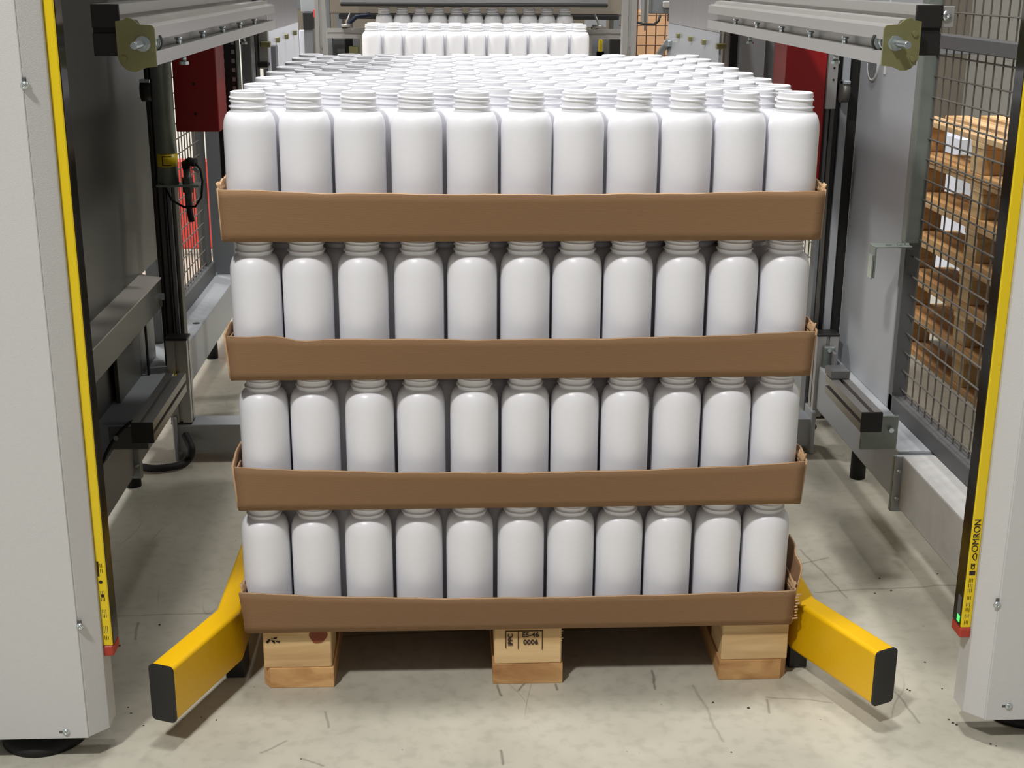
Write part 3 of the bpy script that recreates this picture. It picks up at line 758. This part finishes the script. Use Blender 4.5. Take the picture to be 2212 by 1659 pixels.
mesh_fence('grey welded wire mesh fence between the right cabinet and the galvanised pole', .975, -.12, .828, .25, 1.5,
           [(.953, .99, .25, .292), (.953, .99, 1.122, 1.152)], [(.953, .99, .80, .8285), (.955, .99, -.12, -.09)], .0456, .0467, .7235 - .0456 * 18, .918 - .0467 * 14, 'wire mesh fences')
mesh_fence('dark wire mesh fence behind the left sheet door', -.975, 1.5, 2.39, .25, 1.5,
           [(-.99, -.955, .25, .30)], [(-.99, -.966, 2.31, 2.39), (-.99, -.955, 1.48, 1.52)], .0456, .0467, 1.54, .918 - .0467 * 14, 'wire mesh fences', s=-1)
mesh_fence('wire mesh fence piece behind the right red box', .975, 1.32, 2.3, .25, 1.5,
           [(.955, .99, .25, .30)], [(.955, .99, 2.26, 2.3)], .0456, .0467, 1.36, .918 - .0467 * 14, 'wire mesh fences')
t = thing('grey_column', 'flat light grey column partly hidden behind the right red box', 'machine frame', (.75, 1.68, 0))
MB().box(.707, .781, 1.63, 1.72, 0, 1.6, .002).build('column_body', 'paint_grey', t)
MB().box(.7815, .815, 1.66, 1.72, 0, 1.6, .002).build('side_strip', 'paint_grey_dark', t)
for k in range(10): MB().box(.815, .822, 1.665, 1.675, .55 + k * .05, .555 + k * .05).build('clip', 'frame_dark', t)

# ------------------------------------------------------------------ left side: door, column, tube, sensor
t = thing('sheet_door', 'large dark grey sheet metal door behind the left light curtain', 'machine door', (-.95, .65, .4))
MB().box(-.957, -.95, -.1, 1.47, .5, 1.6, .002).build('door_sheet', 'door_sheet', t)
MB().prism([(-.95, .50), (-.897, .492), (-.897, .418), (-.90, .418), (-.95, .43)], 'y', -.1, 1.25, .001).build('ledge', 'door_sheet', t)
MB().box(-.955, -.945, .92, 1.34, .25, .43, .001).build('lower_flap', 'door_sheet', t)
MB().box(-.975, -.965, -.1, 1.34, .25, .5, .001).build('lower_backing', 'frame_dark', t)
MB().box(-.955, -.945, -.1, .55, .25, .43, .001).build('lower_flap', 'paint_grey_dark', t)
MB().prism([(-.952, .5025), (-.952, .506), (-.8955, .4965), (-.8955, .4925)], 'y', -.1, 1.25).build('ledge_lit_strip', 'lit_edge_paint', t)  # light caught along the ledge top, painted as a pale strip
MB().cyl((-.897, 1.22, .45), (-.885, 1.22, .45), .010, 8).build('bolt', 'bolt_metal', t)
MB().box(-.93, -.925, 1.16, 1.17, .25, .42, .001).build('seal_strip', 'black_rubber', t)
t = thing('grey_column', 'grey square column standing at the far end of the left base beam', 'machine frame', (-.925, 2.25, .25))
MB().box(-.965, -.885, 2.4, 2.48, .25, 1.6, .003).build('column_body', 'paint_grey_dark', t)
for x in (-.955, -.897): MB().cyl((x, 2.385, .25), (x, 2.385, .262), .007, 6).build('anchor_bolt', 'bolt_metal', t)
t = thing('galvanised_tube', 'round greenish galvanised tube with yellow sticker on the left', 'pole', (-.833, 1.14, .75))
MB().cyl((-.834, 1.14, .762), (-.834, 1.14, 1.5), .0250, 28).build('tube', 'galvanised', t)
b = MB()
b.cyl((-.834, 1.14, .806), (-.834, 1.14, .838), .0254, 28); b.build('warning_sticker', 'curtain_yellow', t)
b = MB(); 
for (a0, a1, z0, z1) in ((-.35, .6, .832, .834), (-.35, .6, .810, .812), (-.35, -.25, .812, .832)):
    for j in range(6):
        u0 = a0 + (a1 - a0) * j / 6; u1 = a0 + (a1 - a0) * (j + 1) / 6
        f = [b.bm.verts.new((-.834 + .0258 * math.sin(u), 1.14 - .0258 * math.cos(u), z)) for u, z in ((u0, z0), (u1, z0), (u1, z1), (u0, z1))]; b.bm.faces.new(f)
b.build('sticker_print', 'ink', t)
b = MB(); b.box(-.862, -.756, 1.115, 1.165, .756, .762, .001); b.build('bracket_plate', 'galvanised', t)
MB().box(-.862, -.85, 1.165, 1.256, .756, .762).build('bracket_arm', 'galvanised', t)
MB().box(-.845, -.82, 1.165, 1.2, 1.2, 1.22).build('clamp', 'galvanised', t)
t = thing('sensor', 'black cylindrical sensor with looping cable on the left tube bracket', 'sensor', (-.787, 1.14, .756))
MB().cyl((-.787, 1.14, .70), (-.787, 1.14, .80), .009, 16).build('sensor_barrel', 'frame_dark', t)
MB().cyl((-.787, 1.14, .762), (-.787, 1.14, .778), .014, 6).cyl((-.787, 1.14, .740), (-.787, 1.14, .755), .014, 6).build('nut', 'aluminium_dark', t)
MB().cyl((-.784, 1.14, .665), (-.787, 1.14, .70), .008, 12).build('plug', 'black_rubber', t)
MB().path([(-.787, 1.14, .80), (-.790, 1.14, .812), (-.780, 1.135, .818), (-.762, 1.13, .816)], .011, 12).build('cable_head', 'black_rubber', t)
MB().path([(-.765, 1.13, .816), (-.752, 1.13, .80), (-.748, 1.13, .77), (-.753, 1.13, .73), (-.77, 1.13, .705), (-.80, 1.135, .703), (-.83, 1.14, .72), (-.846, 1.15, .75)], .003, 8).build('cable', 'black_rubber', t)
MB().prism([(-.772, .80), (-.764, .808), (-.754, .798), (-.752, .789)], 'y', 1.12, 1.126).build('cable_tag', 'paint_grey', t)

t = thing('cable_tray', 'black perforated cable tray behind the left red box', 'cable tray', (-.74, 1.5, .6))
MB().box(-.768, -.706, 1.52, 1.54, .55, 1.4, .002).build('tray_plate', 'black_plastic', t)
MB().box(-.7045, -.700, 1.50, 1.54, .55, 1.4, .001).build('tray_flange', 'galvanised', t)
b = MB()
for k in range(34):
    for x in (-.745, -.716): b.box(x - .0045, x + .0045, 1.5185, 1.5205, .57 + k * .0245, .581 + k * .0245)
o = b.build('slot_grid', 'aluminium', t); o['kind'] = 'stuff'
t = thing('grey_column', 'slim grey column right of the left cable tray', 'machine frame', (-.685, 1.6, 0))
MB().box(-.699, -.670, 1.55, 1.62, 0, 1.11, .002).box(-.667, -.628, 1.75, 1.8, 0, 1.07, .002).build('column_body', 'paint_grey_dark', t)

# black corrugated hose end lying on the floor
pts = [at(u, v, 'z', .012) for u, v in ((301, 1008), (330, 1012), (362, 1010), (392, 1003), (408, 990))] + [Vector(at(414, 972, 'y', 1.14)), Vector(at(408, 955, 'y', 1.16)), Vector(at(399, 938, 'y', 1.18))]
fine = []
for i in range(len(pts) - 1):
    p0, p1, p2, p3 = pts[max(i - 1, 0)], pts[i], pts[i + 1], pts[min(i + 2, len(pts) - 1)]
    for k in range(12):
        u = k / 12; fine.append(.5 * ((2 * p1) + (-p0 + p2) * u + (2 * p0 - 5 * p1 + 4 * p2 - p3) * u * u + (-p0 + 3 * p1 - 3 * p2 + p3) * u ** 3))
tag(MB().path(fine, lambda i: .0095 + .0012 * (i % 2), 12).build('corrugated_hose', 'black_rubber'), 'black corrugated hose curling on the floor by the left post', 'hose')
tag(MB().path([at(u, v, 'y', .5) for u, v in ((345, 890), (320, 895), (300, 905), (282, 912), (265, 926), (250, 943), (238, 962), (228, 982), (220, 1005))], .0035, 8).build('cable', 'black_rubber'), 'thin black cable arching over the left stub bar', 'cable')

# ------------------------------------------------------------------ gantry ends and clear doors
for s in (-1, 1):
    side = 'left' if s < 0 else 'right'
    t = thing('gantry_plate', f'grey upright gantry plate at the far end of the {side} upper beam', 'machine frame', (s * .66, 1.7, 1.05), 'gantry plates')
    if s < 0: MB().box(-.668, -.640, 1.68, 1.70, 1.01, 1.4, .002).build('plate', 'aluminium', t); MB().box(-.685, -.669, 1.64, 1.70, .96, 1.4, .002).build('dark_backing', 'black_plastic', t)
    else: MB().box(.672, .690, 1.68, 1.70, 1.00, 1.4, .002).build('plate', 'aluminium', t); MB().box(.692, .708, 1.66, 1.70, .99, 1.4, .002).build('dark_backing', 'black_plastic', t)
    MB().box(*( (-.71, -.64) if s < 0 else (.665, .715)), 1.66, 1.70, 1.015 if s < 0 else .995, 1.03 if s < 0 else 1.005, .003).build('rubber_buffer', 'black_rubber', t)
    X = s * (.645 if s < 0 else .655)
    t = thing('clear_door', f'hanging translucent guard door with clips inside the {side} gantry', 'guard door', (X, 2.2, .95), 'translucent guard doors')
    C = [(578, 70), (642, 48), (642, 124), (578, 124)] if s < 0 else [(1557, 72), (1445, 50), (1440, 124), (1557, 124)]
    q0 = at(*C[0], 'x', X); q1 = at(*C[1], 'x', X); RIGHT_DOOR = t; y1_door = max(q0.y, q1.y)
    y0, y1 = sorted((q0.y, q1.y)); zt = max(q0.z, q1.z)
    MB().prism([(y0, .9), (y1, .9), (y1, q1.z), (y0, q0.z)], 'x', X - .003, X + .003).build('lower_sheet', 'pvc_frost' if s < 0 else 'pvc_grey', t)
    MB().prism([(y0, q0.z + .002), (y1, q1.z + .002), (y1, 1.5), (y0, 1.5)], 'x', X - .002, X + .002).build('upper_sheet', 'steel_sheet', t)
    for u, v in ((583, 95), (603, 85), (622, 78), (640, 70)) if s < 0 else ((1548, 99), (1517, 90), (1488, 83), (1462, 76)):
        q = at(u, v, 'x', X - s * .012); MB().box(X - .014, X + .014, q.y - .012, q.y + .012, q.z - .009, q.z + .007, .002).build('clip', 'zinc_yellow', t)

# ------------------------------------------------------------------ machinery behind the stack
def back_table(name, label, x0, x1, y0, y1, z):
    t = thing(name, label, 'conveyor', ((x0 + x1) / 2, (y0 + y1) / 2, 0))
    MB().box(x0, x1, y0, y1, z - .03, z, .003).build('table_top', 'aluminium', t)
    for x in (x0 + .05, x1 - .09):
        for y in (y0 + .05, y1 - .09): MB().box(x, x + .04, y, y + .04, 0, z - .03).build('leg', 'aluminium_dark', t)
    return t
ZT2 = 1.060 - BH; ZT3 = .872
back_table('layer_table', 'conveyor table carrying the waiting bottle layer', -.62, .62, 3.7, 4.4, ZT2)
back_table('layer_table', 'raised conveyor table under the farthest bottle row', -.62, .62, 4.55, 4.9, ZT3)
for r in range(3):
    n = 11 if r % 2 == 0 else 10
    for i in range(n):
        w = ['left end', 'right end']
        pos = 'at the left end' if i == 0 else 'at the right end' if i == n - 1 else NTH[i] + ' from the left'
        x = -.465 + .0920 * i + (.046 if n == 10 else 0)
        bottle(x, 3.82 + r * .079, ZT2, f'white bottle waiting behind the stack, {ORD[r]} row, {pos}', 'bottles waiting behind the stack')
for i in range(11):
    pos = 'at the left end' if i == 0 else 'at the right end' if i == 10 else NTH[i] + ' from the left'
    bottle(-.452 + .0915 * i, 4.72, ZT3, f'grey-shaded bottle of the farthest row under the press head, {pos}', 'bottles under the press head')
for s in (-1, 1):
    lab = 'slotted aluminium upright behind the stack, ' + ('left of the waiting bottles' if s < 0 else 'right of the waiting bottles')
    t = thing('machine_upright', lab, 'machine frame', (s * .64, 3.45, 0), 'slotted uprights behind the stack')
    x0, x1 = (-.672, -.628) if s < 0 else (.592, .650)
    profile(t, 'profile', x0, x1, 3.4, 3.45, 0, 1.5, 'z', gw=.012)
    MB().cyl(((x0 + x1) / 2, 3.385, .985), ((x0 + x1) / 2, 3.395, .985), .004, 8).build('bolt', 'bolt_metal', t)
    t = thing('side_conveyor', 'slotted aluminium side rail beside the waiting bottles, ' + ('left' if s < 0 else 'right') + ' of them', 'machine frame', (s * .7, 5, 0), 'side rails behind the stack')
    a, b = sorted((s * .56, s * .80)); profile(t, 'profile', a, b, 5.0, 5.05, .945, .995, 'x')
    MB().box(a + .02, a + .06, 5.0, 5.05, 0, .945).build('leg', 'paint_grey_dark', t)
    c = s * .655
    b_ = MB(); b_.path([(c - .02 * s, 4.93, 1.075), (c, 4.93, 1.035), (c + .005 * s, 4.93, 1.01), (c - .03 * s, 4.93, 1.005)], .006, 8); b_.path([(c + .03, 4.93, 1.012), (c - .03, 4.93, 1.012)], .009, 8)
    b_.build('sensor_arm', 'aluminium', t)
    MB().box(c - .03, c + .0, 4.95, 4.99, .997, 1.010, .002).build('sensor_head', 'black_plastic', t)
t = thing('press_head', 'wide light grey press head with black rubber edge over the farthest bottles', 'machine head', (0, 4.6, 1.115))
a = at(735, 6, 'y', 4.6); c = at(1313, 6, 'y', 4.6)
MB().box(a.x, c.x, 4.6, 5.0, a.z, a.z + .12, .002).build('head_plate', 'steel_sheet', t)
MB().box(a.x, c.x, 4.59, 5.0, a.z - .016, a.z, .004).build('rubber_edge', 'black_rubber', t)
MB().box(-.6, .6, 4.75, 4.9, a.z + .12, a.z + .3).build('carrier', 'paint_grey_dark', t)
t = thing('rear_crossbar', 'brown-grey cross bar behind the farthest bottles', 'machine frame', (0, 5.3, 1.0))
a = at(712, 29, 'y', 5.3); c = at(1345, 29, 'y', 5.3)
MB().box(a.x, c.x, 5.3, 5.36, a.z, a.z + .11, .003).build('bar', 'wall_dull', t)
MB().box(a.x + .05, c.x - .02, 5.29, 5.36, a.z - .028, a.z - .001, .003).build('belt', 'black_rubber', t)
MB().box(a.x - .05, a.x, 5.3, 5.36, 0, a.z + .1).build('leg', 'paint_grey_dark', t); MB().box(c.x, c.x + .05, 5.3, 5.36, 0, a.z + .1).build('leg', 'paint_grey_dark', t)
t = thing('blue_hose', 'dark blue hose bending down behind the left upright', 'hose', (-.55, 5.2, .9))
MB().path([at(u, v, 'y', 5.2) for u, v in ((800, 32), (770, 36), (758, 46), (752, 60), (750, 90), (750, 130))], .013, 10).build('hose', 'hose_blue', t)
# assorted dark blocks behind the left upright
def boxpx(name, label, cat, u0, v0, u1, v1, y, depth, m, group=None, legs=True):
    a = at(u0, v1, 'y', y); c = at(u1, v0, 'y', y)
    t = thing(name, label, cat, ((a.x + c.x) / 2, y, 0), group)
    MB().box(a.x, c.x, y, y + depth, a.z, c.z, .003).build('body', m, t)
    if legs: MB().box((a.x + c.x) / 2 - .02, (a.x + c.x) / 2 + .02, y + .01, y + depth - .01, 0, a.z + .002).build('support', 'paint_grey_dark', t)
    return t
boxpx('drive_unit', 'dark drive unit behind the left upright', 'machine part', 712, 84, 745, 135, 5.12, .15, 'frame_dark')
boxpx('motor', 'black motor block beneath the left side rail', 'machine part', 742, 84, 762, 135, 5.15, .1, 'black_rubber')
boxpx('support_tube', 'pale grey tube beneath the left side rail', 'machine part', 763, 82, 777, 130, 5.12, .04, 'paint_grey')
t = boxpx('brass_valve', 'round brass valve beside the waiting bottles', 'valve', 754, 100, 774, 116, 5.05, .03, 'zinc_yellow')
boxpx('control_box', 'pale control box behind the left clear door', 'control box', 650, -12, 683, 26, 4.3, .2, 'paint_grey', legs=False)
boxpx('dark_duct', 'dark duct below the pale control box', 'machine part', 655, 27, 674, 64, 4.25, .1, 'black_plastic')
boxpx('seamed_board', 'small white board with two seams behind the left clear door', 'panel', 648, 65, 670, 124, 4.35, .03, 'pvc_frost')
t = boxpx('red_button_box', 'tiny red switch on the left upright', 'switch', 677, 20, 682, 38, 3.43, .02, 'far_red', legs=False)
for o in t.children: pass
boxpx('yellow_guard', 'yellow guard tab under the right side rail', 'guard', 1293, 86, 1302, 112, 5.08, .02, 'curtain_yellow')
boxpx('drive_unit', 'grey drive unit beneath the right side rail', 'machine part', 1304, 82, 1316, 122, 5.1, .1, 'paint_grey_dark')
boxpx('motor', 'black motor block beneath the right side rail', 'machine part', 1318, 84, 1342, 122, 5.2, .1, 'black_plastic')
boxpx('block_wall', 'row of grey blocks behind the right side rail', 'machine part', 1266, 42, 1310, 60, 5.6, .1, 'paint_grey')
boxpx('carton', 'large light brown carton behind the dark grid', 'carton', 1366, 25, 1446, 140, 5.9, .5, 'far_carton')
t = thing('grid_screen', 'dark brown wire grid in front of the light brown carton', 'fence', (1.0, 5.6, 0))
for k in range(6):
    q = at(1376 + (k - 0) * 20.2 - 20, 70, 'y', 5.6); MB().cyl((q.x, 5.6, .0), (q.x, 5.6, 1.4), .0035, 6).build('vertical_wire', 'rust_wire', t)
for k in range(8):
    q = at(1400, 55 + (k - 1) * 21.5, 'y', 5.595); MB().cyl((.85, 5.595, q.z), (1.2, 5.595, q.z), .003, 6).build('horizontal_wire', 'rust_wire', t)
t = thing('hanging_profile', 'grey vertical slide profile hanging before the brown carton', 'machine frame', (.9, 4.3, 1.0))
a = at(1386, 48, 'y', 4.3); c = at(1402, 0, 'y', 4.3)
profile(t, 'profile', a.x, c.x, 4.3, 4.34, a.z, 1.5, 'z')
a = at(1392, 66, 'y', 4.28); c = at(1397, 0, 'y', 4.28); MB().box(a.x, c.x, 4.28, 4.295, a.z, 1.5).build('slide_rod', 'aluminium_dark', t)
t = thing('valve_block', 'grey pneumatic valve block right of the hanging profile', 'machine part', (1, 4.4, 1.05))
a = at(1404, 30, 'y', 4.4); c = at(1456, -20, 'y', 4.4); MB().box(a.x, c.x, 4.4, 4.5, a.z, c.z, .004).build('body', 'paint_grey_dark', t)
a = at(1432, 12, 'y', 4.38); MB().box(a.x, a.x + .06, 4.38, 4.4, a.z - .01, a.z + .02, .004).cyl((a.x + .07, 4.38, a.z + .01), (a.x + .07, 4.40, a.z + .01), .012, 10).build('fitting', 'aluminium', t)
a = at(1446, 46, 'y', 4.39); MB().box(a.x, a.x + .05, 4.39, 4.45, a.z - .001, 1.15).build('end_block', 'black_plastic', t)
tag(MB().path([at(u, v, 'y', 4.25) for u, v in ((1368, 46), (1390, 52), (1412, 53), (1422, 46), (1427, 32))], .006, 8).build('cable', 'black_rubber'), 'black cable sagging across the brown carton', 'cable')
hp = [at(u, v, 'x', .640) for u, v in ((1424, 118), (1434, 103), (1442, 94))]; MB().path(hp, .012, 12).build('handle', 'paint_grey_dark', RIGHT_DOOR)
MB().box(.640, .652, hp[2].y - .01, y1_door, hp[2].z - .01, hp[2].z + .01, .002).build('handle_mount', 'bolt_metal', RIGHT_DOOR)
t = boxpx('brown_case', 'brown case seen beneath the left clear door', 'carton', 578, 126, 648, 200, 2.9, .3, 'wall_dull')
boxpx('machine_housing', 'wide grey machine housing far behind the stack', 'machine part', 560, -60, 900, 20, 7.5, .3, 'paint_grey_dark')
boxpx('machine_housing', 'wide grey machine housing far behind the right upright', 'machine part', 1200, -60, 1470, 32, 6.8, .3, 'paint_grey')
boxpx('pale_crate', 'pale crate far behind the right gantry plate', 'crate', 1585, 70, 1612, 150, 4.5, .2, 'paint_white')

# ------------------------------------------------------------------ beyond the fences
t = thing('red_barrier', 'bright red barrier panel seen through the left mesh fence', 'barrier', (-1.5, 4.0, 0))
MB().box(-2.1, -1.05, 3.95, 4.0, .03, at(405, 345, 'y', 3.95).z, .01).build('panel', 'far_red', t)
for x in (-2.0, -1.2): MB().box(x, x + .06, 3.9, 4.05, 0, .04).build('foot', 'black_rubber', t)
t = thing('white_partition', 'white partition standing behind the red barrier', 'partition', (-1.7, 5.0, 0))
MB().box(-3.0, -1.0, 5.0, 5.05, 0, 2.0, .004).build('board', 'wall_light', t)
for x in (-2.8, -1.3): MB().box(x, x + .05, 5.05, 5.3, 0, .05).build('foot', 'frame_dark', t)

HP = .135
for i in range(6):
    lab = ['lowest', 'second-lowest', 'third-lowest', 'fourth', 'second-highest', 'topmost'][i]
    pallet('wooden_pallet', f'{lab} pale wooden pallet in the stack behind the right mesh fence' if i != 3 else 'pale pallet above the third-lowest in the stack behind the right fence',
           'pallet stack behind the right fence', 1.49 + rnd(.006), 2.29 + rnd(.006), 1.15 + rnd(.008), 2.38 + rnd(.008), .0008 + i * HP, HP - .0008, .02, .1, 0)
boxpx('white_drum', 'white container standing between the pallets and the far wall', 'container', 2030, 300, 2150, 720, 3.3, .4, 'pvc_frost')
t = thing('rear_workbench', 'grey workbench by the far wall, seen through the top of the right fence', 'workbench', (2.6, 5.2, 0))
MB().box(1.7, 3.6, 5.2, 5.7, .86, .9, .004).build('bench_top', 'paint_grey_dark', t)
MB().box(1.7, 3.6, 5.2, 5.24, 1.22, 1.26, .004).build('shelf_rail', 'paint_grey_dark', t)
MB().box(2.2, 2.32, 5.16, 5.2, .9, 1.4, .004).build('bracket_post', 'galvanised', t)
for x in (1.72, 3.52): MB().box(x, x + .05, 5.2, 5.6, 0, .86).build('leg', 'paint_grey_dark', t)
MB().box(1.74, 1.79, 5.21, 5.25, .9, 1.22).box(3.5, 3.55, 5.21, 5.25, .9, 1.22).build('shelf_post', 'paint_grey_dark', t)

# small wood chips and grit on the floor
b = MB(); 
for u, v in ((2050, 1555), (2058, 1562), (2066, 1566), (2140, 1608), (2152, 1612), (1617, 1530), (1580, 1625), (1540, 1518), (277, 1528), (283, 1541), (258, 1395), (310, 1568), (345, 1350), (1960, 1490), (1965, 1492), (2078, 1480), (1998, 1431), (2035, 1488), (2025, 1240), (1925, 1276), (1890, 1282), (1650, 1330), (1900, 1250), (1910, 1150), (650, 1640), (435, 1550), (467, 1556), (1750, 1300)):
    q = at(u, v, 'z', 0); r = .0009 + random.random() * .0016; b.cyl((q.x, q.y, 0), (q.x + rnd(.0012), q.y + rnd(.0012), r * .7), r * 1.5, 5, r * .6)
o = b.build('floor_grit', 'dirt'); tag(o, 'small dark grit and wood crumbs scattered over the floor', 'debris', None, 'stuff')
